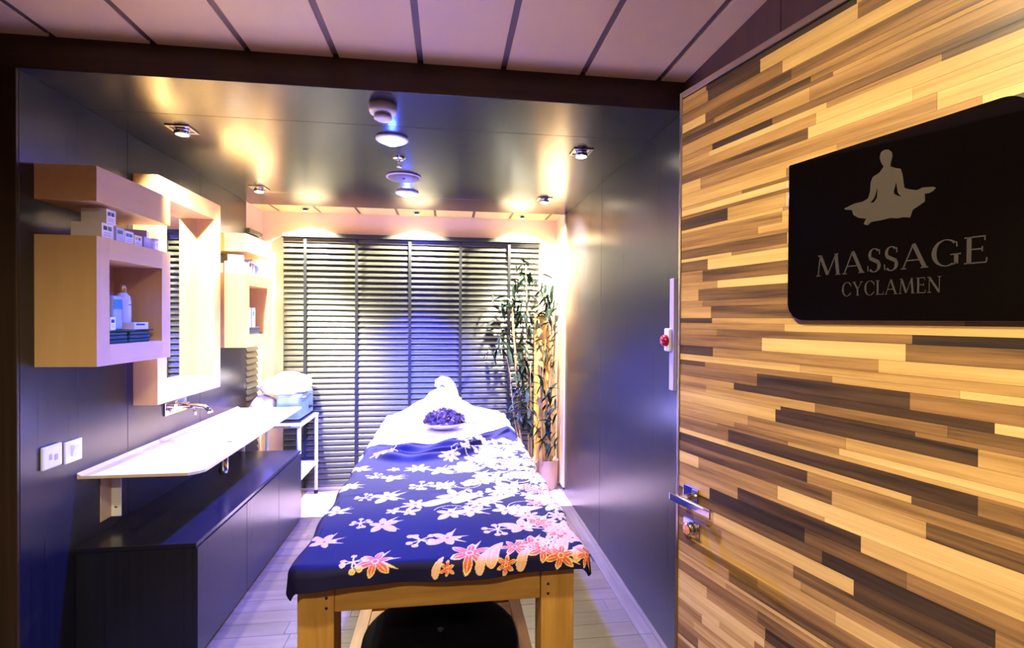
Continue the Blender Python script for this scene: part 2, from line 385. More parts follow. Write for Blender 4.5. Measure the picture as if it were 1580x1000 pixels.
def bluelight(x, y, label, s=1):
    t = thing('blue_ceiling_lamp', (x, y, ZC), label, 'ceiling light', 'round blue lamps')
    MB().lathe([(.078, 0), (.078, -.008), (.068, -.014), (.056, -.010), (.054, -.004)], (x, y, ZC), 40).build('ring', M['white'], t)
    MB().lathe([(.0, -.034), (.022, -.032), (.042, -.022), (.052, -.006), (.052, -.003)], (x, y, ZC), 32).build('lens', M['blueglow'], t)
    return t
bl = bluelight(-.273, 2.456, 'round lamp glowing blue, next to the smoke detector')
copy_tree(bl, (-.285, 3.483, ZC), 'round lamp glowing blue, the smaller one beyond the speaker grille')
t = thing('smoke_detector', (-.269, 2.085, ZC), 'white round smoke detector on the dark ceiling', 'smoke detector')
cx, cy = -.269, 2.085
MB().lathe([(.056, 0), (.056, -.022), (.052, -.032), (.038, -.035)], (cx, cy, ZC), 40).build('base', M['white'], t)
for k in range(24):
    a = 2*PI*k/24; c, s_ = math.cos(a), math.sin(a)
    MB().tube([(cx+c*.032, cy+s_*.032, ZC-.035), (cx+c*.034, cy+s_*.034, ZC-.049)], .0022, 6).build('vent_fin', M['white'], t)
MB().lathe([(.027, -.034), (.028, -.049)], (cx, cy, ZC), 32).build('sensor_core', M['dark'], t)
MB().lathe([(.037, -.048), (.036, -.054), (.026, -.060), (0, -.061)], (cx, cy, ZC), 40).build('cap', M['white'], t)
t = thing('sprinkler', (-.267, 2.747, ZC), 'small chrome fire sprinkler between the blue lamps', 'sprinkler')
MB().lathe([(.034, 0), (.033, -.005), (.018, -.011), (.010, -.012)], (-.267, 2.747, ZC), 28).build('escutcheon', M['chrome'], t)
m = MB(); m.tube([(-.267, 2.747, ZC-.01), (-.267, 2.747, ZC-.028)], .006, 10)
for s_ in (-1, 1): m.tube([(-.267+s_*.006, 2.747, ZC-.026), (-.267+s_*.010, 2.747, ZC-.038), (-.267, 2.747, ZC-.048)], .0015, 6)
m.build('sprinkler_body', M['chrome'], t)
MB().lathe([(.0, -.050), (.014, -.050), (.014, -.048), (0, -.048)], (-.267, 2.747, ZC), 16).build('deflector', M['chrome'], t)
t = thing('ceiling_speaker', (-.274, 3.105, ZC), 'round flat grey speaker grille on the ceiling', 'speaker')
MB().lathe([(.106, 0), (.106, -.006), (.098, -.010), (.096, -.008)], (-.274, 3.105, ZC), 48).build('rim', M['lilac'], t)
MB().lathe([(.096, -.004), (.096, -.008), (.05, -.010), (0, -.011)], (-.274, 3.105, ZC), 40).build('grille', M['grey'], t)
MB().lathe([(.008, -.010), (.008, -.013), (0, -.013)], (-.274, 3.105, ZC), 12).build('centre_screw', M['dark'], t)
for (x, y), lab in zip(FRONT, ('round corridor downlight above the doorway', 'round corridor downlight behind the camera')):
    t = thing('corridor_downlight', (x, y, ZT), lab, 'ceiling light')
    MB().lathe([(.07, 0), (.07, -.006), (.056, -.010), (.052, 0)], (x, y, ZT), 32).build('ring', M['white'], t)
    MB().lathe([(.0, -.006), (.05, -.005), (.05, -.001)], (x, y, ZT), 24).build('lens', M['lampdim'], t)

# ------------------------------------------------------------------ left wall furniture
XCAB = -1.304
def wall_cube(y0, y1, z0, z1, label, oy0, oy1, oz0, oz1):
    t = thing('wall_cabinet', (XL, y0, z0), label, 'cabinet', 'open front cube cabinets')
    m = MB(); x0, x1 = XL, XCAB
    m.box(x0, x1, y0, oy0, z0, z1); m.build('side_panel', M['maple_v'], t, bevel=.001)
    box(x0, x1, oy1, y1, z0, z1).build('side_panel', M['maple_v'], t, bevel=.001)
    box(x0, x1, oy0, oy1, z0, oz0).build('bottom_panel', M['maple'], t, bevel=.0005)
    box(x0, x1, oy0, oy1, oz1, z1).build('top_panel', M['maple'], t, bevel=.0005)
    box(x0, x0+.008, oy0, oy1, oz0, oz1).build('back_panel', M['maple'], t)
    return t
wall_cube(2.026, 2.519, 1.272, 1.764, 'pale wooden cube cabinet with an open niche, nearer the camera', 2.097, 2.45, 1.352, 1.684)
wall_cube(3.392, 3.866, 1.265, 1.752, 'pale wooden cube cabinet with an open niche, farther, beside the window', 3.455, 3.786, 1.344, 1.674)
tag(box(XL, XCAB, 2.026, 2.519, 1.893, 2.025).build('wall_shelf_block', M['maple'], bevel=.0015), 'thick pale wooden block shelf above the nearer cube cabinet', 'shelf', 'block shelves')
tag(box(XL, XCAB, 3.392, 3.866, 1.892, 2.008).build('wall_shelf_block', M['maple'], bevel=.0015), 'thick pale wooden block shelf above the farther cube cabinet', 'shelf', 'block shelves')
t = thing('wall_mirror', (XL, 2.6, 1.03), 'tall mirror in a deep pale wooden frame between the cabinets', 'mirror')
xm, y0, y1, z0, z1 = -1.404, 2.600, 3.268, 1.030, 2.155
iy0, iy1, iz0, iz1 = 2.68, 3.19, 1.11, 2.055
box(XL, xm, y0, iy0, z0, z1).build('frame_side', M['maple_v'], t, bevel=.001)
box(XL, xm, iy1, y1, z0, z1).build('frame_side', M['maple_v'], t, bevel=.001)
box(XL, xm, iy0, iy1, z0, iz0).build('frame_rail', M['maple'], t, bevel=.001)
box(XL, xm, iy0, iy1, iz1, z1).build('frame_rail', M['maple'], t, bevel=.001)
box(XL+.006, XL+.011, iy0, iy1, iz0, iz1).build('mirror_glass', M['mirror'], t)

# low cabinet
t = thing('low_cabinet', (-1.28, 2.96, 0), 'long low dark veneer cabinet under the counter', 'cabinet')
xc = -1.044
box(XL+.001, xc-.022, 2.225, 3.70, .0, .488).build('carcass', M['dark_v'], t, bevel=.001)
box(XL+.001, xc-.004, 2.218, 3.706, .489, .508).build('top', M['dark_x'], t, bevel=.0015)
for a, b in ((2.222, 2.735), (2.738, 3.226), (3.229, 3.703)):
    box(xc-.020, xc, a, b, .02, .484).build('door', M['dark_v'], t, bevel=.0012)
# counter with shallow basin slope
t = thing('washbasin_counter', (-1.28, 2.2, .78), 'thin cream wall-hung counter with a sloped basin', 'counter')
nx, ny = 26, 64
def czt(x, y):
    s = (x-XL)/(.47); v = .803
    by = (y-2.42)/(3.20-2.42)
    if 0 < by < 1 and .12 < s < .9:
        e = min(1, by/.06, (1-by)/.06, (s-.12)/.05, (.9-s)/.05)
        v -= .008*e*(.4+.6*(1-abs(2*by-1)))
    if s < .03: v += .012
    return v
def edge_x(y):
    lo = 2.233; d = y-lo
    return -1.04-.05*max(0, 1-d/.06)**2 - .03*(y-2.3)/1.5
m = MB(); vs = []
for j in range(ny+1):
    y = 2.233+(3.80-2.233)*j/ny; ex = edge_x(y)
    for i in range(nx+1):
        x = XL+(ex-XL)*i/nx; vs.append((x, y, czt(x, y)))
top_n = len(vs)
for v in vs[:top_n]: pass
vs += [(v[0], v[1], .789) for v in vs[:top_n]]
W_ = nx+1; fs = []
for j in range(ny):
    for i in range(nx):
        a = j*W_+i; fs.append((a, a+1, a+W_+1, a+W_)); fs.append((a+top_n, a+W_+top_n, a+W_+1+top_n, a+1+top_n))
for j in range(ny):
    for i, fl_ in ((0, 0), (nx, 1)):
        a = j*W_+i; fs.append((a, a+W_, a+W_+top_n, a+top_n) if fl_ == 0 else (a, a+top_n, a+W_+top_n, a+W_))
for i in range(nx):
    a = i; fs.append((a, a+top_n, a+1+top_n, a+1)); a = ny*W_+i; fs.append((a, a+1, a+1+top_n, a+top_n))
m.add(vs, fs, False); m.build('slab', M['counter'], t, bevel=.002)
MB().lathe([(0, .001), (.020, .001), (.022, 0)], (-1.16, 2.80, .7945), 20).build('drain', M['chrome'], t)
# brackets
t = thing('counter_bracket', (XL, 2.42, .555), 'white metal angle bracket under the near end of the counter', 'bracket')
box(XL, XL+.004, 2.37, 2.45, .555, .782).build('wall_plate', M['bracket_shadow'], t, bevel=.001)  # white bracket's brown shadow put into this plate's colour
box(XL+.004, XL+.045, 2.436, 2.441, .555, .782).build('flange', M['white_metal'], t, bevel=.001)
for z in (.60, .755): MB().lathe([(.0, -.005), (.006, -.004), (.0065, 0)], (XL+.026, 2.436, z), 14, ax='y').build('screw', M['steel'], t)
t = thing('basin_waste', (-1.28, 2.95, .51), 'chrome bottle trap under the counter', 'pipe')
MB().tube([(-1.25, 2.95, .788), (-1.25, 2.95, .70)], .016, 16).build('tailpiece', M['chrome'], t)
MB().lathe([(.024, .0), (.026, -.01), (.026, -.10), (.020, -.12), (.0, -.124)], (-1.25, 2.95, .70), 24).build('bottle', M['chrome'], t)
MB().tube([(-1.25, 2.95, .66), (-1.40, 2.95, .66), (XL, 2.95, .66)], .012, 14).build('outlet_pipe', M['chrome'], t)
t = thing('overflow_cap', (-1.33, 2.44, .70), 'round white cap under the counter beside the bracket', 'cap')
MB().tube([(-1.33, 2.50, .782), (-1.33, 2.50, .725)], .022, 18).build('stub', M['white'], t)
MB().lathe([(.027, 0), (.028, -.012), (.018, -.02), (0, -.022)], (-1.33, 2.50, .727), 20).build('cap', M['steel'], t)
# faucet
t = thing('wall_tap', (XL, 2.98, .93), 'chrome wall-mounted basin tap under the mirror', 'tap')
box(XL, XL+.008, 2.86, 3.08, .925, .995).build('back_plate', M['chrome'], t, bevel=.002)
MB().tube([(XL+.008, 2.95, .965), (XL+.12, 2.95, .967), (XL+.165, 2.95, .960), (XL+.19, 2.95, .94), (XL+.195, 2.95, .925)], [.011, .011, .012, .013, .014], 16).build('spout', M['chrome'], t)
MB().tube([(XL+.008, 3.03, .962), (XL+.05, 3.03, .962)], .013, 16).build('valve', M['chrome'], t)
MB().tube([(XL+.045, 3.03, .965), (XL+.075, 3.03, .925), (XL+.078, 3.03, .90)], [.006, .0065, .008], 12).build('lever', M['chrome'], t)
MB().tube([(XL+.04, 2.90, .97), (XL+.04, 2.90, 1.005)], .007, 12).build('handle', M['chrome'], t)
# socket and switch
t = thing('wall_socket', (XL, 2.095, .88), 'lilac white phone socket on the dark left wall', 'socket')
box(XL, XL+.012, 2.050, 2.143, .878, .966).build('plate', M['white'], t, bevel=.004)
for z0_, z1_, a, b in ((.912, .934, 2.078, 2.090), (.906, .928, 2.103, 2.118)): box(XL+.011, XL+.014, a, b, z0_, z1_).build('port', M['lilac'], t, bevel=.001)
t = thing('light_switch', (XL, 2.207, .87), 'white wall rocker switch beside the socket', 'switch')
box(XL, XL+.009, 2.162, 2.252, .871, .958).build('plate', M['white'], t, bevel=.0015)
m = MB(); m.add([(XL+.008, 2.195, .895), (XL+.008, 2.220, .895), (XL+.008, 2.195, .94), (XL+.008, 2.220, .94), (XL+.012, 2.195, .895), (XL+.012, 2.220, .895), (XL+.022, 2.195, .94), (XL+.022, 2.220, .94)],
    [(0, 1, 3, 2), (4, 6, 7, 5), (0, 4, 5, 1), (2, 3, 7, 6), (0, 2, 6, 4), (1, 5, 7, 3)]); m.build('rocker', M['white'], t, bevel=.001)

# ------------------------------------------------------------------ products
def carton(x0, x1, y0, y1, z0, z1, label, body='white', print_=('teal',), rot=None):
    t = thing('product_box', ((x0+x1)/2, (y0+y1)/2, z0), label, 'box', 'cosmetic boxes')
    box(x0, x1, y0, y1, z0, z1).build('carton', M[body], t, bevel=.0008)
    n = len(print_); w_ = (y1-y0)
    for k, p in enumerate(print_):
        a = y0+w_*(.14+.74*k/n); b = a+w_*.60/n; zt_ = z1-(z1-z0)*.18
        box(x1, x1+.0006, a, b, zt_-(z1-z0)*.26, zt_).build('printed_patch', M[p], t)
    for k in range(2):
        zz = z0+(z1-z0)*(.22+.14*k)
        box(x1, x1+.0005, y0+w_*.2, y1-w_*.25, zz, zz+(z1-z0)*.05).build('printed_line', M['lilac'], t)
    if rot: t.rotation_euler = rot
    return t
Z0 = 1.7645
carton(-1.43, -1.322, 2.082, 2.150, Z0, Z0+.060, 'lowest white cosmetic box at the near end above the cube cabinet', 'white', ('navyprint', 'teal'))
carton(-1.41, -1.320, 2.105, 2.160, Z0+.0605, Z0+.117, 'cosmetic box stacked on top of another at the near end', 'white', ('navyprint', 'navyprint'))
carton(-1.42, -1.320, 2.163, 2.214, Z0, Z0+.057, 'slim white box right beside the stacked pair', 'bottle', ('teal',))
carton(-1.41, -1.322, 2.219, 2.276, Z0, Z0+.053, 'white box with teal print, mid row above the near cabinet', 'white', ('teal', 'teal'))
carton(-1.41, -1.322, 2.281, 2.334, Z0, Z0+.046, 'small white box with an orange and teal print, mid row', 'white', ('gold', 'teal'))
carton(-1.40, -1.325, 2.352, 2.405, Z0, Z0+.050, 'lilac box carrying a tilted box, above the near cabinet', 'lilac', ('bottle',))
c_ = carton(-1.41, -1.330, 2.352, 2.408, Z0+.0505, Z0+.080, 'tilted mauve box lying on the lilac box', 'lilac', ()); c_.rotation_euler = (0, 0, .35)
def jar(x, y, z, r, h, label, body='white', cap='white'):
    t = thing('cosmetic_jar', (x, y, z), label, 'jar', 'cosmetic jars')
    MB().lathe([(r*.92, 0), (r, .003), (r, h*.62), (r*.94, h*.66)], (x, y, z), 24).build('jar_body', M[body], t)
    MB().lathe([(r*1.04, h*.66), (r*1.04, h*.97), (r*.98, h), (0, h)], (x, y, z), 24).build('lid', M[cap], t)
    return t
jar(-1.345, 2.435, Z0, .022, .045, 'white jar near the far end above the near cabinet')
jar(-1.36, 2.484, Z0, .021, .060, 'taller white jar at the far end above the near cabinet')
jar(-1.40, 2.44, Z0, .023, .075, 'white tub standing behind the two jars')
# inside near cube
t = thing('glass_shelf', (-1.40, 2.24, 1.40), 'small green glass plate inside the near cube cabinet', 'shelf')
box(-1.495, -1.318, 2.0985, 2.41, 1.401, 1.407).build('glass_plate', M['greenglass'], t, bevel=.0005)
for a, b, l in ((2.102, 2.245, 'left dark green folded cloth under the glass plate'), (2.253, 2.40, 'right dark green folded cloth under the glass plate')):
    tt = thing('folded_cloth', (-1.40, (a+b)/2, 1.353), l, 'cloth', 'green folded cloths')
    for k in range(3): box(-1.49, -1.325, a+.001*k, b-.001*k, 1.3525+.016*k, 1.3675+.016*k).build('fold', M['greencloth'], tt, bevel=.006, seg=3)
zs = 1.4072
t = thing('spray_bottle', (-1.40, 2.335, zs), 'tall lilac cosmetic bottle with a gold neck in the near cube', 'bottle')
MB().lathe([(.026, 0), (.029, .004), (.030, .06), (.029, .12), (.026, .142), (.016, .155), (.013, .158)], (-1.40, 2.335, zs), 28).build('bottle_body', M['bottle'], t)
MB().lathe([(.013, .156), (.014, .160), (.014, .180), (.012, .188), (.006, .193), (0, .194)], (-1.40, 2.335, zs), 20).build('cap', M['gold'], t)
box(-1.371, -1.3702, 2.325, 2.345, zs+.104, zs+.108).build('printed_line', M['navyprint'], t)
t = thing('cosmetic_tube', (-1.36, 2.214, zs), 'pale blue flat tube with a teal band in the near cube', 'tube')
box(-1.375, -1.345, 2.185, 2.243, zs, zs+.14).build('tube_body', M['tube'], t, bevel=.008, seg=3)
box(-1.3449, -1.3442, 2.188, 2.240, zs+.085, zs+.125).build('printed_band', M['teal'], t)
carton(-1.342, -1.318, 2.125, 2.155, zs, zs+.052, 'small white box with a dark window at the niche corner', 'white', ('navyprint',))
carton(-1.368, -1.320, 2.275, 2.375, zs, zs+.030, 'flat lilac carton lying at the front of the near cube', 'bottle', ('navyprint',))
tag(MB().tube([(-1.47, 2.185, zs), (-1.47, 2.185, zs+.20)], .003, 8).build('incense_stick', M['gold']), 'thin gold stick standing behind the blue tube', 'stick')
# far cabinet
Z1 = 1.7525
carton(-1.50, -1.445, 3.40, 3.47, Z1, Z1+.06, 'white box at the wall above the far cabinet', 'white', ())
carton(-1.44, -1.33, 3.405, 3.50, Z1, Z1+.075, 'large white box at the near corner above the far cabinet', 'white', ('bottle',))
c_ = carton(-1.43, -1.34, 3.41, 3.49, Z1+.0755, Z1+.118, 'white box lying askew on top of the large white box', 'white', ()); c_.rotation_euler = (0, 0, .3)
carton(-1.40, -1.335, 3.53, 3.575, Z1, Z1+.095, 'white and black bottle box mid way above the far cabinet', 'bottle', ('navyprint',))
jar(-1.36, 3.62, Z1, .026, .085, 'blue cosmetic jar above the far cabinet', 'tube', 'lilac'); jar(-1.355, 3.685, Z1, .026, .075, 'second blue cosmetic jar above the far cabinet, farther from the camera', 'tube', 'tube')
for k, (yy, l) in enumerate(((3.545, 'white tube box with teal top, nearer one in the far cube'), (3.625, 'white tube box with teal top, farther one in the far cube'))):
    tt = carton(-1.39, -1.35, yy, yy+.055, 1.3965, 1.53, l, 'bottle', ('teal',))
tt = thing('folded_cloth', (-1.38, 3.56, 1.345), 'dark blue folded cloth in the far cube cabinet', 'cloth')
for k in range(3): box(-1.46, -1.33, 3.46, 3.71, 1.3445+.0175*k, 1.361+.0175*k).build('fold', M['navyprint'], tt, bevel=.006, seg=3)

# ------------------------------------------------------------------ trolley
t = thing('trolley', (-1.28, 4.0, 0), 'white metal trolley at the window beyond the low cabinet', 'trolley')
TX0, TX1, TY0, TY1 = -1.485, -1.065, 3.76, 4.27
for x in (TX0+.016, TX1-.016):
    for yy in (TY0+.016, TY1-.016):
        lg = MB().tube([(x, yy, .03), (x, yy, .655)], .014, 16).build('leg', M['white_metal'], t)
        MB().lathe([(.015, 0), (.016, .004), (.016, .03), (.0145, .031)], (x, yy, 0.0012), 14).build('foot', M['blackplastic'], lg)
box(TX0, TX1, TY0, TY1, .656, .672).build('top_shelf', M['white_metal'], t, bevel=.003)
box(TX0, TX1, TY0, TY1, .262, .276).build('lower_shelf', M['white_metal'], t, bevel=.003)
t = thing('towel_warmer', (-1.22, 4.05, .673), 'blue grey metal towel steamer box on the trolley', 'appliance')
box(-1.27, -1.10, 3.86, 4.24, .690, .882).build('case', M['devblue'], t, bevel=.018, seg=4)
box(-1.28, -1.09, 3.85, 4.25, .6735, .690).build('base_tray', M['blackplastic'], t, bevel=.005)
MB().lathe([(.020, 0), (.020, .008), (.013, .010), (.012, .022), (0, .023)], (-1.10, 4.12, .755), 20, ax='x').build('knob', M['blackplastic'], t)
m = MB(); m.tube([(-1.10, 3.92, .852), (-1.082, 3.925, .858), (-1.082, 4.11, .858), (-1.10, 4.115, .852)], .005, 10); m.build('handle', M['steel'], t)
def blob(cx, cy, cz, sx, sy, sz, seed, amp=.16, n=40, fr=3.):
    rng = random.Random(seed); ph = [rng.uniform(0, 6.28) for _ in range(9)]
    vs = []; k = n//2
    for i in range(k+1):
        th = PI*i/k
        for j in range(n):
            a = 2*PI*j/n
            x, y_, z = math.sin(th)*math.cos(a), math.sin(th)*math.sin(a), math.cos(th)
            q = 1+amp*(math.sin(fr*x*2+ph[0]+2*y_)*.5+math.sin(fr*1.7*y_+ph[1]+z*3)*.35+math.sin(fr*3.1*(x+z)+ph[2])*.25+.18*math.sin(fr*5*(x-y_)+ph[3]))
            px, py, pz = x*q, y_*q, z*q
            # squared profile, flat underside
            pz = max(pz, -.55)
            sg = lambda u: math.copysign(abs(u)**.75, u)
            vs.append((cx+sx*sg(px), cy+sy*sg(py), cz+sz*(pz+.55)))
    fs = [(i*n+j, i*n+(j+1) % n, (i+1)*n+(j+1) % n, (i+1)*n+j) for i in range(k) for j in range(n)]
    return MB().add(vs, fs, True)
tag(blob(-1.24, 4.03, .884, .16, .20, .092, 3).build('towel_pile', M['terry']), 'heap of white towels on the towel steamer', 'towels')
tag(blob(-1.385, 3.93, .6735, .092, .13, .128, 11, .10).build('towel_bag', M['plasticwrap']), 'white towel bundle in a clear bag hanging over the steamer edge near the counter', 'bag')
tag(blob(-1.47, 4.16, .886, .035, .07, .03, 5).build('rolled_towel', M['terry']), 'small white rolled towel against the side window', 'towel')

# ------------------------------------------------------------------ massage table
t = thing('massage_table', (-.015, 2.38, 0), 'oiled wooden massage table with square legs', 'massage table')
LX0, LX1, TYF, TYB = -.399, .364, 1.379, 3.40
lw = .096
for x0 in (LX0, LX1-lw+.002):
    for y0_ in (TYF, TYB-.096):
        lg = box(x0, x0+lw, y0_, y0_+.096, 0, .740).build('leg', M['teak'], t, bevel=.003)
        if y0_ == TYF:
            for z in (.70, .672):
                MB().lathe([(0, -.0008), (.004, -.0006), (.0042, 0)], (x0+(lw-.02 if x0 < 0 else .02), TYF, z), 10, ax='y').build('peg', M['dark'], lg)
box(LX0+lw, LX1-lw, TYF+.006, TYF+.046, .657, .740).build('apron', M['teak_x'], t, bevel=.002)
box(LX0+lw, LX1-lw, TYB-.046, TYB-.006, .657, .740).build('apron', M['teak_x'], t, bevel=.002)
for x0 in (LX0+.006, LX1-.044): box(x0, x0+.04, TYF+.096, TYB-.096, .657, .740).build('side_apron', M['teak_y'], t, bevel=.002)
for x0, x1 in ((-.348, -.300), (.262, .310)): box(x0, x1, TYF+.096, TYB-.096, .215, .270).build('shelf_rail', M['teak_y'], t, bevel=.002)
yy = 1.50
while yy < 3.28:
    box(-.300, .262, yy, yy+.096, .246, .268).build('shelf_slat', M['teak_x'], t, bevel=.002); yy += .112
box(LX0+.01, LX1-.01, TYF+.01, TYB-.01, .741, .756).build('top_board', M['teak_y'], t)
tag(box(-.402, .388, 1.368, 3.425, .757, .797).build('mattress', M['linen'], bevel=.016, seg=4), 'white padded mattress on the massage table', 'mattress')
# round black cushion under the table
t = thing('round_cushion', (-.02, 1.76, .269), 'large round black cushion on the slatted shelf under the massage table', 'cushion')
MB().lathe([(.0, .0), (.255, 0), (.272, .010), (.276, .04), (.270, .068), (.25, .080), (.16, .084), (.10, .076), (.09, .072), (.03, .078), (0, .079)], (-.02, 1.76, .2695), 64).build('cushion_body', M['black'], t)
MB().lathe([(.010, .077), (.011, .083), (0, .085)], (-.02, 1.76, .2695), 16).build('button', M['blackplastic'], t)

def smooth(x, a, b):
    q = np.clip((x-a)/(b-a), 0, 1); return q*q*(3-2*q)
def grid_obj(name, P, mats, colors=None, thick=0):
    """P: (ny,nx,3) array"""
    ny, nx = P.shape[:2]; me = bpy.data.meshes.new(name)
    idx = np.arange(ny*nx).reshape(ny, nx)
    f = np.stack([idx[:-1, :-1], idx[:-1, 1:], idx[1:, 1:], idx[1:, :-1]], -1).reshape(-1, 4)
    me.vertices.add(ny*nx); off = np.array([P[..., 0].mean(), P[..., 1].mean(), P[..., 2].min()])
    me.vertices.foreach_set('co', (P-off).reshape(-1).astype(np.float32))
    me.loops.add(f.size); me.loops.foreach_set('vertex_index', f.reshape(-1).astype(np.int32))
    me.polygons.add(len(f)); me.polygons.foreach_set('loop_start', (np.arange(len(f))*4).astype(np.int32))
    me.update(calc_edges=True); me.validate()
    me.polygons.foreach_set('use_smooth', np.ones(len(me.polygons), bool))
    if colors is not None:
        ca = me.color_attributes.new('print', 'FLOAT_COLOR', 'POINT'); ca.data.foreach_set('color', colors.reshape(-1).astype(np.float32))
    me.materials.append(mats); o = bpy.data.objects.new(name, me); COL.objects.link(o); o.location = off
    if thick:
        s_ = o.modifiers.new('thickness', 'SOLIDIFY'); s_.thickness = thick; s_.offset = -1
    return o
def drape(a, b, w0, c, yf, zt, r, bflare=1.):
    """a: across arc coordinate (centre c), b: distance from front fold (negative hangs)"""
    aa = a-c; ea = np.maximum(0, np.abs(aa)-w0); eb = np.maximum(0, -b)
    d = np.sqrt(ea**2+eb**2)+1e-9; q_ = np.minimum(1, .088/d); ea = ea*q_; eb = eb*q_; d = d*q_; ang = np.minimum(d/r, PI/2)
    out = r*np.sin(ang)+np.maximum(0, d-r*PI/2)*.10; dn = r*(1-np.cos(ang))+np.maximum(0, d-r*PI/2)*.99
    X = c+np.sign(aa)*(np.minimum(np.abs(aa), w0)+out*ea/d); Y = yf+np.maximum(b, 0)-out*eb/d
    return X, Y, zt-dn
# white sheet
na, nb = 150, 170
a = np.linspace(-.455, .455, na); b = np.linspace(.95, 2.10, nb)
A, B = np.meshgrid(a, b); A0 = A-.005
X, Y, Z = drape(A0, B, .385, -.005, 1.352, .803, .022)
back = np.maximum(0, B-2.055); Y = Y-back*.92; Z = Z-back
top = np.clip((.40-np.abs(A))/.05, 0, 1)
Z = Z+top*(.002+.0022*np.sin(9*A+5*B+1)+.0016*np.sin(21*A-13*B)+.0012*np.sin(34*B+6*A))
X = X+(1-top)*.004*np.sin(25*B)*np.sign(A)
P = np.stack([X, Y, Z], -1)
tag(grid_obj('white_sheet', P, M['linen'], thick=.0015), 'white sheet spread over the far end of the massage table', 'sheet')
# towel mound
na, nb = 130, 70
a = np.linspace(-.37, .37, na); b = np.linspace(3.10, 3.405, nb); A, B = np.meshgrid(a, b)
xs = [-.37, -.35, -.32, -.27, -.19, -.12, -.04, .03, .12, .175, .25, .33, .36, .37]
hs = [0, .022, .038, .062, .105, .140, .146, .136, .112, .070, .052, .040, .024, 0]
prof = np.interp(A, xs, hs)
ker = np.array([1, 2, 3, 2, 1])/9.; prof = np.apply_along_axis(lambda r_: np.convolve(np.pad(r_, 2, 'edge'), ker, 'valid'), 1, prof)
yp = np.clip(1-((B-3.252)/.152)**2, 0, 1)**.42
Zm = .8055+prof*yp*(1+.05*np.sin(30*A+8*B)+.035*np.sin(55*B-12*A))
tag(grid_obj('folded_towels', np.stack([A, B, Zm], -1), M['terry']), 'mound of folded white towels at the head of the massage table', 'towels')
t = thing('towel_swan', (-.02, 3.2, .93), 'white towel folded into a curved swan neck on the towel mound', 'towel')
MB().tube([(.03, 3.25, .93), (.028, 3.25, .975), (.018, 3.25, 1.02), (-.005, 3.248, 1.050), (-.035, 3.246, 1.058), (-.058, 3.244, 1.046), (-.064, 3.243, 1.026), (-.056, 3.242, 1.012)],
    [.050, .040, .034, .031, .029, .026, .020, .008], 20).build('neck_roll', M['terry'], t)
m = MB(); m.tube([(-.15, 3.26, .915), (-.10, 3.25, .955), (-.04, 3.25, .975), (.02, 3.25, .955), (.09, 3.25, .925)], [.012, .03, .042, .035, .012], 18); m.build('body_roll', M['terry'], t)

# batik cloth
MOT = [('F', -0.354, 1.483, 0.045), ('F', -0.365, 1.7, 0.043), ('B', -0.271, 1.595, 0.037), ('F', -0.201, 1.577, 0.052), ('F', -0.376, 2.176, 0.044), ('B', -0.293, 2.071, 0.04), ('F', -0.22, 2.047, 0.047), ('F', -0.37, 1.948, 0.044), ('B', -0.101, 1.932, 0.055), ('F', -0.024, 1.923, 0.05), ('B', -0.294, 1.823, 0.035), ('F', -0.214, 1.827, 0.056), ('B', -0.076, 1.459, 0.049), ('F', 0.002, 1.462, 0.05), ('F', -0.222, 2.169, 0.028), ('S', -0.125, 2.167, 0.062), ('F', -0.032, 2.129, 0.061), ('F', 0.063, 2.165, 0.062), ('F', 0.134, 2.257, 0.071), ('F', -0.179, 1.673, 0.03), ('F', -0.127, 1.662, 0.034), ('S', -0.108, 1.733, 0.054), ('L', -0.012, 1.747, 0.077), ('F', 0.039, 1.824, 0.062), ('F', 0.012, 1.64, 0.047), ('F', 0.084, 1.654, 0.052), ('L', 0.076, 1.774, 0.07), ('L', 0.167, 1.751, 0.088), ('F', 0.135, 1.967, 0.057), ('B', 0.088, 1.948, 0.036), ('F', 0.194, 1.984, 0.052), ('F', 0.252, 1.892, 0.06), ('S', 0.208, 1.839, 0.058), ('B', 0.156, 1.503, 0.048), ('F', 0.235, 1.517, 0.057), ('L', 0.268, 1.644, 0.066), ('F', 0.198, 1.652, 0.048), ('S', 0.114, 1.72, 0.054), ('F', 0.302, 1.554, 0.054), ('F', 0.377, 1.721, 0.065), ('C', -0.278, 2.365, 0.048), ('C', -0.315, 2.348, 0.042), ('S', 0.013, 2.301, 0.054), ('C', 0.168, 2.317, 0.049), ('F', 0.251, 2.376, 0.063), ('F', 0.293, 2.208, 0.065), ('L', 0.296, 2.022, 0.07), ('B', 0.307, 1.405, 0.042), ('C', 0.241, 1.384, 0.056), ('F', 0.365, 1.502, 0.053), ('B', 0.33, 1.758, 0.038), ('C', -0.19, 1.347, 0.051), ('B', -0.248, 1.349, 0.04), ('C', 0.063, 1.355, 0.06), ('L', 0.139, 1.357, 0.054), ('C', 0.191, 1.372, 0.047), ('C', 0.27, 1.35, 0.048), ('L', 0.34, 1.378, 0.052), ('C', 0.002, 1.314, 0.021), ('B', 0.297, 1.384, 0.037), ('C', 0.161, 1.311, 0.029), ('L', 0.372, 1.34, 0.038), ('C', .315, 1.325, .045), ('L', .215, 1.325, .04), ('B', .39, 1.40, .04), ('C', .39, 1.33, .04), ('L', -.02, 1.318, .03), ('B', .33, 1.44, .036), ('L', .10, 1.325, .035)]
rg = random.Random(21)
for k in range(150):      # denser blossom towards the right hand border
    q = rg.random()**.55; x = .02+.44*q; y = rg.uniform(1.40, 2.62)
    if y < 1.58 and x < .26: continue
    if 1.62 > y and rg.random() < .5 and x < .3: continue
    MOT.append((rg.choice('FFSLBC'), x, y, rg.uniform(.028, .055)))
YF = 1.352; HANG = .068
na = 440; a = np.linspace(-.47, .472, na)
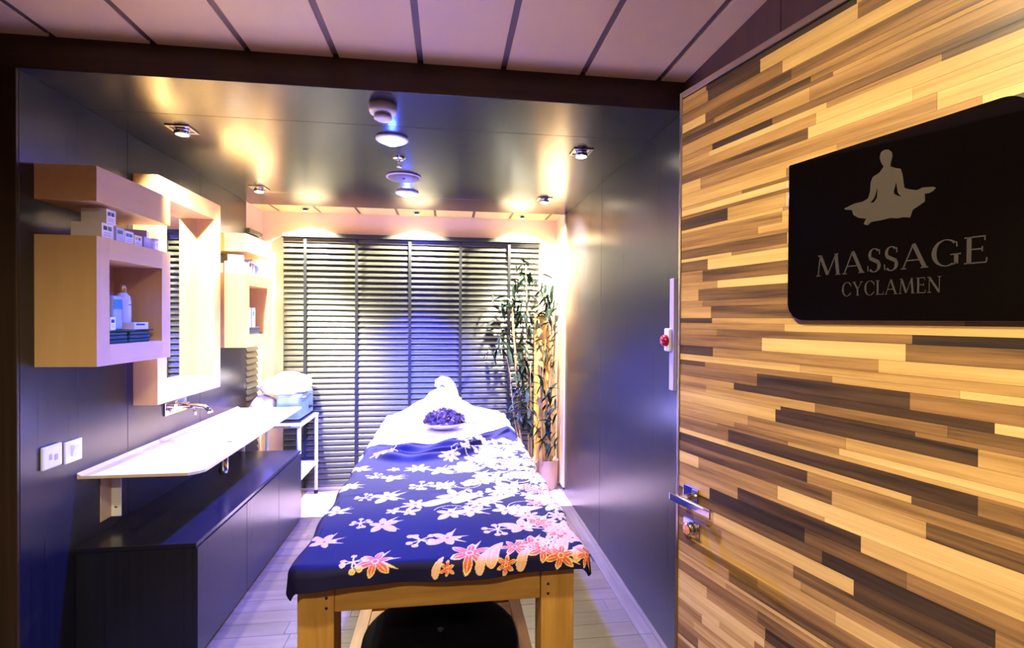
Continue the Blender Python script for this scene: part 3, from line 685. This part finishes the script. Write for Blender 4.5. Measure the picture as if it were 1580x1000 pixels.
b = np.concatenate([np.linspace(-HANG, .25, 190), np.linspace(.2524, .75, 190), np.linspace(.7535, 1.30, 150)]); nb = len(b)
A, B = np.meshgrid(a, b)
yb_ = 1.19+.42*smooth(A, .02, .36)*(1-smooth(A, .355, .43))+.03*np.sin(14*A+1)
yb_ = np.where(A < -.38, yb_-.25*(np.clip((-.38-A)/.09, 0, 1)), yb_)
Bs = np.where(B > .25, .25+(B-.25)*(yb_-.25)/(1.30-.25), B)
Ac = A
X, Y, Z = drape(Ac, Bs, .378, -.005, YF, .811, .026)
PX, PY = A, YF+Bs
# folds
top = np.clip((.40-np.abs(A))/.06, 0, 1)
f_ = .0025*np.sin(6*A+7*Bs)+.002*np.sin(3*A-18*Bs+1)+.0035*np.exp(-((Bs-.78-.06*A)/.018)**2)+.003*np.exp(-((Bs-.52-.05*A)/.014)**2)
dist = yb_-Bs
ridge = .034*np.exp(-((dist-.10)/.045)**2)+.024*np.exp(-((dist-.24-.1*A)/.035)**2)+.022*np.exp(-((dist-.04)/.018)**2)+.018*np.exp(-((dist-.165+.05*A)/.016)**2)
ridge = ridge*(.8+.35*np.sin(7*A+2)+.25*np.sin(19*A)+.2*np.sin(33*A+20*dist))
f_ = f_+np.maximum(0, ridge)
Z = Z+f_*top
Z = Z+np.where(B > .25, .006*smooth(dist, .0, .02), .006)*0
side = 1-top
fr = np.clip(-Bs/HANG, 0, 1)
X = X+side*.006*np.sin(22*Bs+1)*np.sign(A)*(np.abs(A) > .38)
Y = Y-fr*.006*(1+np.sin(17*A+.5))+fr*.002*np.sin(40*A)
Z = Z-fr*(.010*np.clip((-A-.25)/.2, 0, 1)-.010*smooth(A, -.1, .35)+.003*np.sin(9*A))
# print
NAVY = np.array(C(20, 18, 50)[:3]); CREAM = np.array(C(214, 186, 130)[:3]); CORAL = np.array(C(200, 88, 58)[:3]); PINK = np.array(C(214, 172, 148)[:3]); GOLD = np.array(C(190, 140, 64)[:3])
col = np.empty(A.shape+(4,)); col[..., :3] = NAVY; col[..., 3] = 1
def paint(mask, sub, c):
    sub[mask] = c
rs = random.Random(5)
def region(x, y, R):
    ii = np.where(np.abs(b_y-y) < R)[0]
    return ii
for (ty, x, y, R) in MOT:
    jx = np.where(np.abs(a-x) < R*1.5)[0]
    if len(jx) == 0: continue
    sl = slice(jx[0], jx[-1]+1); rows = np.where(np.abs(PY[:, jx[len(jx)//2]]-y) < R*1.5+.03)[0]
    if len(rows) == 0: continue
    rr = slice(rows[0], rows[-1]+1)
    dx = PX[rr, sl]-x; dy = PY[rr, sl]-y; sub = col[rr, sl]
    r = np.hypot(dx, dy); th = np.arctan2(dy, dx)+rs.uniform(0, 6); K = np.zeros_like(r)
    near = y < 1.62
    body = CORAL if (ty == 'C') else (PINK*.8+CORAL*.2 if near or ty == 'S' else PINK)  # blossoms beyond the front paler: bleaching by strong light put into the print
    if ty == 'B':
        for k in range(7):
            an = k*2*PI/7+rs.uniform(-.3, .3); q = R*(.62+.25*rs.random())
            cx_, cy_ = q*math.cos(an), q*math.sin(an)
            dd = np.hypot(dx-cx_, dy-cy_); sub[dd < R*.21, :3] = CREAM; sub[dd < R*.12, :3] = GOLD if near else PINK
            # stalk
            tt_ = np.clip((dx*cx_+dy*cy_)/(q*q), 0, 1); ds = np.hypot(dx-tt_*cx_, dy-tt_*cy_); sub[ds < R*.055, :3] = CREAM
    elif ty == 'L':
        an = rs.uniform(.5, 1.1) if near else rs.uniform(-.4, .8)
        if y < 1.4: an = 1.15
        u = dx*math.cos(an)+dy*math.sin(an); v = -dx*math.sin(an)+dy*math.cos(an)
        v = v-.18*R*np.cos(u/R*1.5)
        wv = .34*R*np.sqrt(np.clip(1-(u/R)**2, 0, 1))*(1-.45*u/R)
        sub[np.abs(v) < wv, :3] = CREAM; sub[np.abs(v) < wv-.07*R, :3] = body; sub[(np.abs(v) < .03*R) & (np.abs(u) < .8*R), :3] = CREAM
    else:
        n = {'F': 5, 'S': 8, 'C': 6}[ty]
        pt = np.abs((n*th/PI) % 2-1); pet = pt**1.3; rad = R*(.34+.66*pet+.12*np.sin(PI*pt))
        if ty == 'F': rad = rad*(1+.25*np.cos(th)); dx2 = dx
        rad = rad*(1+.08*np.sin(3*th+1))
        sub[r < rad, :3] = CREAM; sub[r < rad-R*.13, :3] = body
        vein = (np.abs(np.sin(n*th/2)) < .10) & (r < rad*.8) & (r > R*.15); sub[vein, :3] = CREAM
        sub[r < R*.20, :3] = CREAM; sub[r < R*.13, :3] = CORAL
        if ty in 'FC' and R > .035:     # long trailing petals
            for an in (0.3, 1.0, -.4):
                an += rs.uniform(-.2, .2); u = dx*math.cos(an)+dy*math.sin(an); v = -dx*math.sin(an)+dy*math.cos(an)
                mk = (u > 0) & (u < 1.35*R) & (np.abs(v) < .12*R*(1.4-u/R)); sub[mk & (r > rad*.9), :3] = CREAM
# curling vines
for k in range(16):
    x0_, y0_ = rg.uniform(.0, .4), rg.uniform(1.42, 2.5); ph = rg.uniform(0, 6)
    d_ = np.abs(np.hypot(PX-x0_, PY-y0_)-.05-.02*rg.random()); an = np.arctan2(PY-y0_, PX-x0_)
    col[(d_ < .0016) & (np.cos(an+ph) > -.2)] = (*CREAM, 1)
bt = mat('batik_cloth', (0, 0, 0, 1), .62); nt = bt.node_tree
at = nt.nodes.new('ShaderNodeAttribute'); at.attribute_name = 'print'; nt.links.new(at.outputs['Color'], nt.nodes['Principled BSDF'].inputs['Base Color'])
nt.nodes['Principled BSDF'].inputs['Specular IOR Level'].default_value = .1
tag(grid_obj('batik_cloth', np.stack([X, Y, Z], -1), bt, col, thick=.0012), 'navy batik cloth with coral and cream flowers on the near end of the massage table', 'cloth')

# bowl of dried petals
t = thing('petal_bowl', (-.02, 2.945, .815), 'oval lilac dish of dried petals on the white sheet', 'bowl')
bowl = MB().lathe([(.0, .0), (.07, .0), (.08, .004), (.115, .020), (.140, .036), (.145, .040), (.141, .041), (.112, .026), (.07, .010), (0, .008)], (-.02, 2.945, .813), 48, sy=.98).build('dish', M['bowl'], t)
pm = MB(); rp = random.Random(9)
for k in range(150):
    a_ = rp.uniform(0, 2*PI); q = math.sqrt(rp.random())*.118; px, py = -.02+q*math.cos(a_), 2.945+q*math.sin(a_)
    pz = .842+.078*(1-(q/.135)**2)*rp.uniform(.45, 1); s = rp.uniform(.015, .028)
    e = Euler((rp.uniform(0, 6), rp.uniform(0, 6), rp.uniform(0, 6))).to_matrix()
    vs = [e @ Vector(v) * s for v in ((-1, -.5, 0), (0, -.8, .35), (1, -.3, 0), (.8, .6, .25), (0, .9, -.1), (-.9, .5, .3), (0, 0, .55), (0, 0, -.3))]
    fs = [(i, (i+1) % 6, 6) for i in range(6)]+[((i+1) % 6, i, 7) for i in range(6)]
    pm.add([(v.x+px, v.y+py, v.z+pz) for v in vs], fs)
o = pm.build('dried_petals', M['potpourri'], t); o['kind'] = 'stuff'
o['label'] = 'purple dried petals and cones'

# ------------------------------------------------------------------ plants
def leaf_mesh(L_, W_2, droop):
    vs = []; n = 5
    for i in range(n+1):
        s = i/n; w_ = W_2*math.sin(PI*min(1, s*.92+.06))**.8; z = -droop*s*s
        if i in (0, n): vs.append((s*L_, 0, z))
        else: vs += [(s*L_, -w_, z+.12*w_), (s*L_, 0, z-.1*w_), (s*L_, w_, z+.12*w_)]
    fs = [(0, 1, 2), (0, 2, 3)]
    for i in range(1, n-1):
        b_ = 1+(i-1)*3; fs += [(b_, b_+3, b_+4, b_+1), (b_+1, b_+4, b_+5, b_+2)]
    b_ = 1+(n-2)*3; e = len(vs)-1; fs += [(b_, e, b_+1), (b_+1, e, b_+2)]
    me = bpy.data.meshes.new('leaf'); me.from_pydata(vs, [], fs)
    for p in me.polygons: p.use_smooth = True
    return me
LM = []
for (l, w_, d, m_) in ((.13, .013, .03, 'leaf'), (.11, .012, .05, 'leaf'), (.14, .014, .06, 'leaf2'), (.10, .012, .02, 'leaf')):
    me = leaf_mesh(l, w_, d); me.materials.append(M[m_]); LM.append(me)
rl = random.Random(31)
def add_leaves(t, pts, spread, per, size=1.):
    base = Vector(t['_o'])
    for p in pts:
        for k in range(per):
            o = bpy.data.objects.new('leaf', rl.choice(LM)); COL.objects.link(o); o.parent = t
            q = Vector(p)+Vector((rl.gauss(0, spread), rl.gauss(0, spread*.6), rl.gauss(0, spread)))
            q.y = min(q.y, YW-.10); q.x = min(q.x, XR-.05)
            o.location = q-base
            an = rl.uniform(0, 2*PI); s = size*rl.uniform(.75, 1.2)
            if q.x > XR-.14: an = rl.uniform(PI*.6, PI*1.4)
            if q.y > YW-.18: an = rl.uniform(PI*1.05, PI*1.95)
            o.rotation_euler = (rl.uniform(-.6, .6), rl.uniform(-.3, 1.2), an); o.scale = (s, s, s)
def cane(t, pts, r0_, r1_):
    n = len(pts); m = MB(); P_ = []; R_ = []
    for i in range(n-1):
        a_, b_ = Vector(pts[i]), Vector(pts[i+1]); k = 4
        for j in range(k):
            s = j/k; P_.append(a_.lerp(b_, s)); R_.append((r0_+(r1_-r0_)*(i+s)/(n-1))*(1.18 if j == 0 else 1))
    P_.append(Vector(pts[-1])); R_.append(r1_)
    return m.tube(P_, R_, 10).build('stem', M['stem'], t)
t = thing('bamboo_plant', (.70, 4.15, 0), 'tall artificial bamboo with dark leaves in front of the blind', 'plant', 'artificial bamboo plants')
MB().lathe([(.075, 0), (.085, .01), (.10, .24), (.104, .25), (.096, .252), (.09, .22), (0, .21)], (.68, 4.16, .0015), 32).build('pot', M['planter'], t)
cane(t, [(.66, 4.14, .22), (.60, 4.12, .6), (.58, 4.10, 1.0), (.55, 4.10, 1.35), (.535, 4.10, 1.60)], .011, .008)
cane(t, [(.70, 4.16, .22), (.69, 4.15, .7), (.67, 4.13, 1.2), (.665, 4.12, 1.6), (.655, 4.12, 1.90)], .009, .005)
cane(t, [(.64, 4.13, .22), (.56, 4.10, .65), (.52, 4.08, 1.0), (.49, 4.06, 1.15)], .007, .004)
cane(t, [(.72, 4.15, .22), (.70, 4.08, .7), (.69, 4.06, 1.1)], .008, .005)
add_leaves(t, [(.62, 4.1, 1.93), (.64, 4.1, 1.86), (.70, 4.1, 1.86), (.60, 4.1, 1.79)], .035, 9)
add_leaves(t, [(.48, 4.1, 1.66), (.53, 4.1, 1.60), (.58, 4.1, 1.56)], .04, 11)
add_leaves(t, [(.66, 4.1, 1.66), (.67, 4.1, 1.52), (.66, 4.1, 1.42)], .05, 7)
add_leaves(t, [(.46, 4.06, 1.36), (.42, 4.06, 1.24), (.50, 4.06, 1.20), (.60, 4.08, 1.22)], .05, 8)
add_leaves(t, [(.64, 4.08, 1.1), (.58, 4.06, .98), (.66, 4.06, .92), (.62, 4.08, .80), (.68, 4.06, .68), (.68, 4.08, .56), (.60, 4.06, .70)], .05, 13, 1.05)
t = thing('bamboo_plant', (.86, 4.16, 0), 'shorter artificial bamboo in the right corner with yellow canes', 'plant', 'artificial bamboo plants')
MB().lathe([(.075, 0), (.085, .01), (.095, .24), (.099, .25), (.090, .252), (.085, .22), (0, .21)], (.865, 4.18, .0015), 32).build('pot', M['planter'], t)
for (x, yy, r, zt_) in ((.800, 4.20, .054, 1.50), (.862, 4.20, .022, 1.40), (.775, 4.16, .014, 1.30)):
    m = MB(); prof = []; z = .20
    while z < zt_-.02:
        z2 = min(z+.24, zt_); prof += [(r*1.04, z), (r, z+.012), (r*.985, z2-.012)]; z = z2
    prof += [(r*1.02, zt_-.005), (r*.98, zt_), (0, zt_)]
    m.lathe(prof, (x, yy, 0), 24).build('thick_cane', M['pole'], t)
cane(t, [(.88, 4.12, .22), (.86, 4.08, .7), (.89, 4.06, 1.1), (.90, 4.05, 1.5), (.91, 4.05, 1.72)], .009, .005)
cane(t, [(.84, 4.12, .22), (.82, 4.08, .6), (.86, 4.06, .95), (.87, 4.06, 1.45)], .008, .006)
cane(t, [(.80, 4.10, .22), (.79, 4.08, .9), (.83, 4.06, 1.4)], .007, .005)
add_leaves(t, [(.87, 4.06, 1.72), (.82, 4.06, 1.68), (.84, 4.06, 1.60), (.90, 4.06, 1.62)], .04, 11)
add_leaves(t, [(.78, 4.06, 1.52), (.86, 4.06, 1.48), (.90, 4.06, 1.38)], .04, 8)
add_leaves(t, [(.80, 4.06, 1.2), (.86, 4.06, 1.26), (.90, 4.06, 1.1), (.80, 4.06, 1.02), (.86, 4.06, .88)], .045, 8, .9)
add_leaves(t, [(.84, 4.05, .66), (.88, 4.05, .75), (.86, 4.05, .5), (.87, 4.04, .42)], .04, 11, .95)

# ------------------------------------------------------------------ right wall call point and cable cover
tag(box(XR-.018, XR, 1.995, 2.035, 1.158, 1.641).build('cable_cover', M['lilac'], bevel=.002), 'pale vertical cable cover on the right wall behind the door edge', 'cable cover')
t = thing('call_point', (XR-.018, 2.03, 1.33), 'white call point with a red dome behind the door edge', 'alarm button')
box(XR-.034, XR-.0185, 2.005, 2.055, 1.325, 1.425).build('housing', M['white'], t, bevel=.006, seg=3)
MB().lathe([(.026, 0), (.026, -.006), (.022, -.018), (.010, -.026), (0, -.027)], (XR-.034, 2.03, 1.372), 24, ax='x').build('red_dome', M['red'], t)

# ------------------------------------------------------------------ door
EX, EY, DA = .5984, 1.2174, math.radians(-14.5)
dd = Vector((-math.sin(DA), -math.cos(DA), 0)); DR = math.atan2(dd.y, dd.x)
door = empty_struct('door_1', (EX, EY, 0), 'open door faced with striped laminate strips of mixed brown woods')
door.rotation_euler = (0, 0, DR); door['_o'] = (0, 0, 0)
DW = .92
box(0.004, DW-.004, .006, .042, .012, 2.044).build('door_core', M['beam'], door)
box(0.010, DW-.008, 0.001, .0058, .012, .60).build('lower_laminate', M['striplow'], door)
rd = random.Random(12); z = .600; cnt = 0; meshes = 0
while z < 2.030 and cnt < 300:
    h = rd.choice([.008, .012, .015, .018, .022, .026, .028]); h = min(h, 2.034-z)
    x = .010; first = True; last = -1
    while x < DW-.01:
        l = rd.uniform(.14, .50) if not first else rd.uniform(.04, .42)
        first = False; x1 = min(x+l, DW-.008)
        if DW-x1 < .08: x1 = DW-.008
        wts = [3, 3.5, 3.5, 3, 2.2, 1.2, 1.0, 2]; k = rd.choices(range(8), wts)[0]
        while k == last: k = rd.choices(range(8), wts)[0]
        last = k
        box(x+.0002, x1-.0002, -.0002-rd.uniform(0, .0005), .0058, z+.0002, z+h-.0002).build('laminate_strip', M['strip'][k], door); cnt += 1
        x = x1
    z += h
print('STRIPS', cnt, z)
m = MB(); m.box(0, .010, -.003, .046, .008, 2.05); m.box(DW-.008, DW, -.003, .046, .008, 2.05); m.box(.010, DW-.008, -.003, .046, 2.034, 2.05)
m.build('edge_trim', M['steel'], door, bevel=.0015)
# handle
hb = box(.034, .088, -.010, 0.0, .994, 1.044).build('handle_rosette', M['chrome'], door, bevel=.002)
m = MB().tube([(.060, -.008, 1.017), (.060, -.042, 1.017)], .009, 16)
m.box(.032, .170, -.052, -.040, 1.008, 1.026); m.build('lever', M['chrome'], hb, bevel=.002)
lk = box(.034, .092, -.009, 0.0, .918, .960).build('lock_rosette', M['chrome'], door, bevel=.002)
MB().lathe([(.016, 0), (.017, -.010), (.012, -.014)], (.062, -.009, .939), 20, ax='y').build('lock_turn', M['chrome'], lk)
# sign
sg = thing('door_sign', (EX, EY, 0), 'black glossy acrylic sign reading MASSAGE CYCLAMEN under a lotus-pose emblem, on the door', 'sign')
sg.rotation_euler = (0, 0, DR); sg['_o'] = (0, 0, 0)
s0, s1, z0, z1 = .328, .686, 1.461, 1.768
poly = [(s0, z1)]
r = .034
for k in range(9):
    an = PI+ (PI/2)*k/8; poly.append((s0+r+r*math.cos(an), z0+r+r*math.sin(an)))
poly += [(s1, z0)]
for k in range(9):
    an = (PI/2)*k/8; poly.append((s1-r+r*math.cos(an), z1-r+r*math.sin(an)))
MB().prism(poly, -.012, -.007).build('plate', M['acrylic'], sg, bevel=.001)
for sx, sz in ((.35, 1.745), (.66, 1.48), (.365, 1.495), (.65, 1.73)):
    MB().tube([(sx, -.007, sz), (sx, -.0006, sz)], .006, 12).build('standoff', M['steel'], sg)
FIG = [(0.5103, 1.742), (0.5156, 1.7363), (0.5168, 1.7288), (0.5143, 1.7192), (0.5139, 1.7136), (0.5195, 1.7096), (0.529, 1.7054), (0.5319, 1.6951), (0.5336, 1.6822), (0.5346, 1.6741), (0.5385, 1.6707), (0.5523, 1.6654), (0.5603, 1.6677), (0.5746, 1.6654), (0.5778, 1.6627), (0.5735, 1.6586), (0.5683, 1.6567), (0.5633, 1.6576), (0.5635, 1.6451), (0.5566, 1.6412), (0.5473, 1.6363), (0.5453, 1.6297), (0.5433, 1.6243), (0.5349, 1.6268), (0.5249, 1.6266), (0.5147, 1.6293), (0.4997, 1.6281), (0.4857, 1.6282), (0.4794, 1.6235), (0.4729, 1.6263), (0.4745, 1.6319), (0.4777, 1.6347), (0.4646, 1.6388), (0.4553, 1.6457), (0.4527, 1.6548), (0.4424, 1.6572), (0.4392, 1.6601), (0.4492, 1.6632), (0.4576, 1.6654), (0.4708, 1.6654), (0.4797, 1.6693), (0.4827, 1.6803), (0.4833, 1.695), (0.4864, 1.7033), (0.4972, 1.7078), (0.5035, 1.7159), (0.4992, 1.7243), (0.4972, 1.7331), (0.499, 1.7407), (0.5043, 1.7434)]
H1 = [(0.5228, 1.6849), (0.5197, 1.6714), (0.5203, 1.6674), (0.5259, 1.6628), (0.5302, 1.661), (0.5251, 1.6701)]
H2 = [(0.4947, 1.6823), (0.4938, 1.6677), (0.4892, 1.6605), (0.4837, 1.6604), (0.4899, 1.6678)]
fg = MB().prism(FIG, -.0126, -.0121).build('emblem', M['silver'], sg); fg['label'] = 'silver figure in lotus pose'
for H in (H1, H2): MB().prism(H, -.0130, -.0122).build('emblem_gap', M['acrylic'], sg)
# lettering: strokes in a box 0..w by 0..1
def seg(m, p, q, w0, w1=None):
    w1 = w0 if w1 is None else w1; p, q = Vector(p), Vector(q); d = (q-p).normalized(); n = Vector((-d.y, d.x))
    m.append([p+n*w0/2, p-n*w0/2, q-n*w1/2, q+n*w1/2])
def hs_(m, x0, x1, y, t=.045): m.append([Vector((x0, y)), Vector((x1, y)), Vector((x1, y+t)), Vector((x0, y+t))])
def arc(m, cx, cy, rx, ry, a0, a1, tmin, tmax, n=20, sw=False):
    for i in range(n):
        A0_, A1_ = math.radians(a0+(a1-a0)*i/n), math.radians(a0+(a1-a0)*(i+1)/n); q = []
        for aa in (A0_, A1_):
            th = tmin+(tmax-tmin)*abs(math.cos(aa))**1.5
            if sw: th = tmin+(tmax-tmin)*abs(math.sin(aa-.6))**2
            q.append((Vector((cx+rx*math.cos(aa), cy+ry*math.sin(aa))), Vector((cx+(rx-th)*math.cos(aa), cy+(ry-th*.8)*math.sin(aa)))))
        m.append([q[0][0], q[0][1], q[1][1], q[1][0]])
def glyph(ch):
    m = []; TK, TN = .14, .05
    if ch == 'A':
        seg(m, (.08, .02), (.44, 1), TN); seg(m, (.44, 1), (.84, .02), TK); hs_(m, .22, .66, .32, .05); hs_(m, 0, .2, 0); hs_(m, .70, .96, 0); w_ = .96
    elif ch == 'M':
        seg(m, (.10, .02), (.20, 1), TN); seg(m, (.20, .98), (.56, .05), TK); seg(m, (.56, .05), (.94, .98), TN); seg(m, (.94, .98), (1.04, .02), TK); hs_(m, 0, .22, 0); hs_(m, .92, 1.16, 0); hs_(m, .08, .24, .955); hs_(m, .88, 1.05, .955); w_ = 1.16
    elif ch == 'N':
        seg(m, (.14, .02), (.14, .98), TN); seg(m, (.12, .98), (.82, .02), TK); seg(m, (.82, .98), (.82, .02), TN); hs_(m, .02, .28, 0); hs_(m, .0, .2, .955); hs_(m, .70, .96, .955); w_ = .96
    elif ch == 'E':
        seg(m, (.16, 0), (.16, 1), TK); hs_(m, .02, .62, .95, .05); hs_(m, .2, .55, .5, .05); hs_(m, .02, .66, 0, .05)
        seg(m, (.61, .99), (.61, .82), .04); seg(m, (.65, .01), (.67, .2), .04); seg(m, (.54, .43), (.54, .62), .04); w_ = .68
    elif ch == 'L':
        seg(m, (.16, 0), (.16, 1), TK); hs_(m, .02, .32, .955); hs_(m, .02, .62, 0, .05); seg(m, (.61, .01), (.64, .22), .04); w_ = .64
    elif ch == 'Y':
        seg(m, (.46, 0), (.46, .5), TK); seg(m, (.14, .97), (.46, .46), TK*.9); seg(m, (.80, .97), (.46, .46), TN); hs_(m, .32, .6, 0); hs_(m, 0, .28, .955); hs_(m, .66, .92, .955); w_ = .92
    elif ch == 'C':
        arc(m, .48, .5, .46, .52, 48, 312, .045, .16); seg(m, (.80, .90), (.82, .68), .045); seg(m, (.77, .87), (.66, .98), .05); seg(m, (.77, .13), (.84, .24), .05); w_ = .86
    elif ch == 'G':
        arc(m, .48, .5, .46, .52, 48, 300, .045, .16); seg(m, (.80, .90), (.82, .70), .045); seg(m, (.80, .42), (.80, .06), .13); hs_(m, .62, .94, .40); seg(m, (.70, .05), (.82, .1), .06); w_ = .94
    elif ch == 'S':
        arc(m, .30, .74, .24, .28, 40, 225, .05, .12); arc(m, .30, .26, .26, .28, -140, 50, .05, .13); seg(m, (.14, .60), (.47, .40), .15, .15)
        seg(m, (.50, .95), (.51, .74), .04); seg(m, (.05, .28), (.06, .04), .04); w_ = .58
    return m, w_
def word(txt, x0, x1, z0_, z1_, first_scale=1., zr=None):
    """fits the word from x0 to x1; baseline z0_ to capline z1_"""
    G = [glyph(c) for c in txt]; gap = .11 if len(txt) > 7 else .08
    tot = sum(g[1] for g in G)+gap*(len(G)-1); k = (x1-x0)/tot; x = x0; H_ = z1_-z0_
    for c, (ps, w_) in zip(txt, G):
        m = MB()
        for q in ps:
            m.prism([(x+v.x*k, z0_+v.y*H_) for v in q], -.0126, -.0121)
        o = m.build('letter', M['silver2'], sg); x += (w_+gap)*k
word('MASSAGE', 0.388, 0.64, 1.5434, 1.5823)
word('CYCLAMEN', 0.4366, 0.5865, 1.5046, 1.5289)

for o in list(bpy.data.objects):
    if '_o' in o: del o['_o']
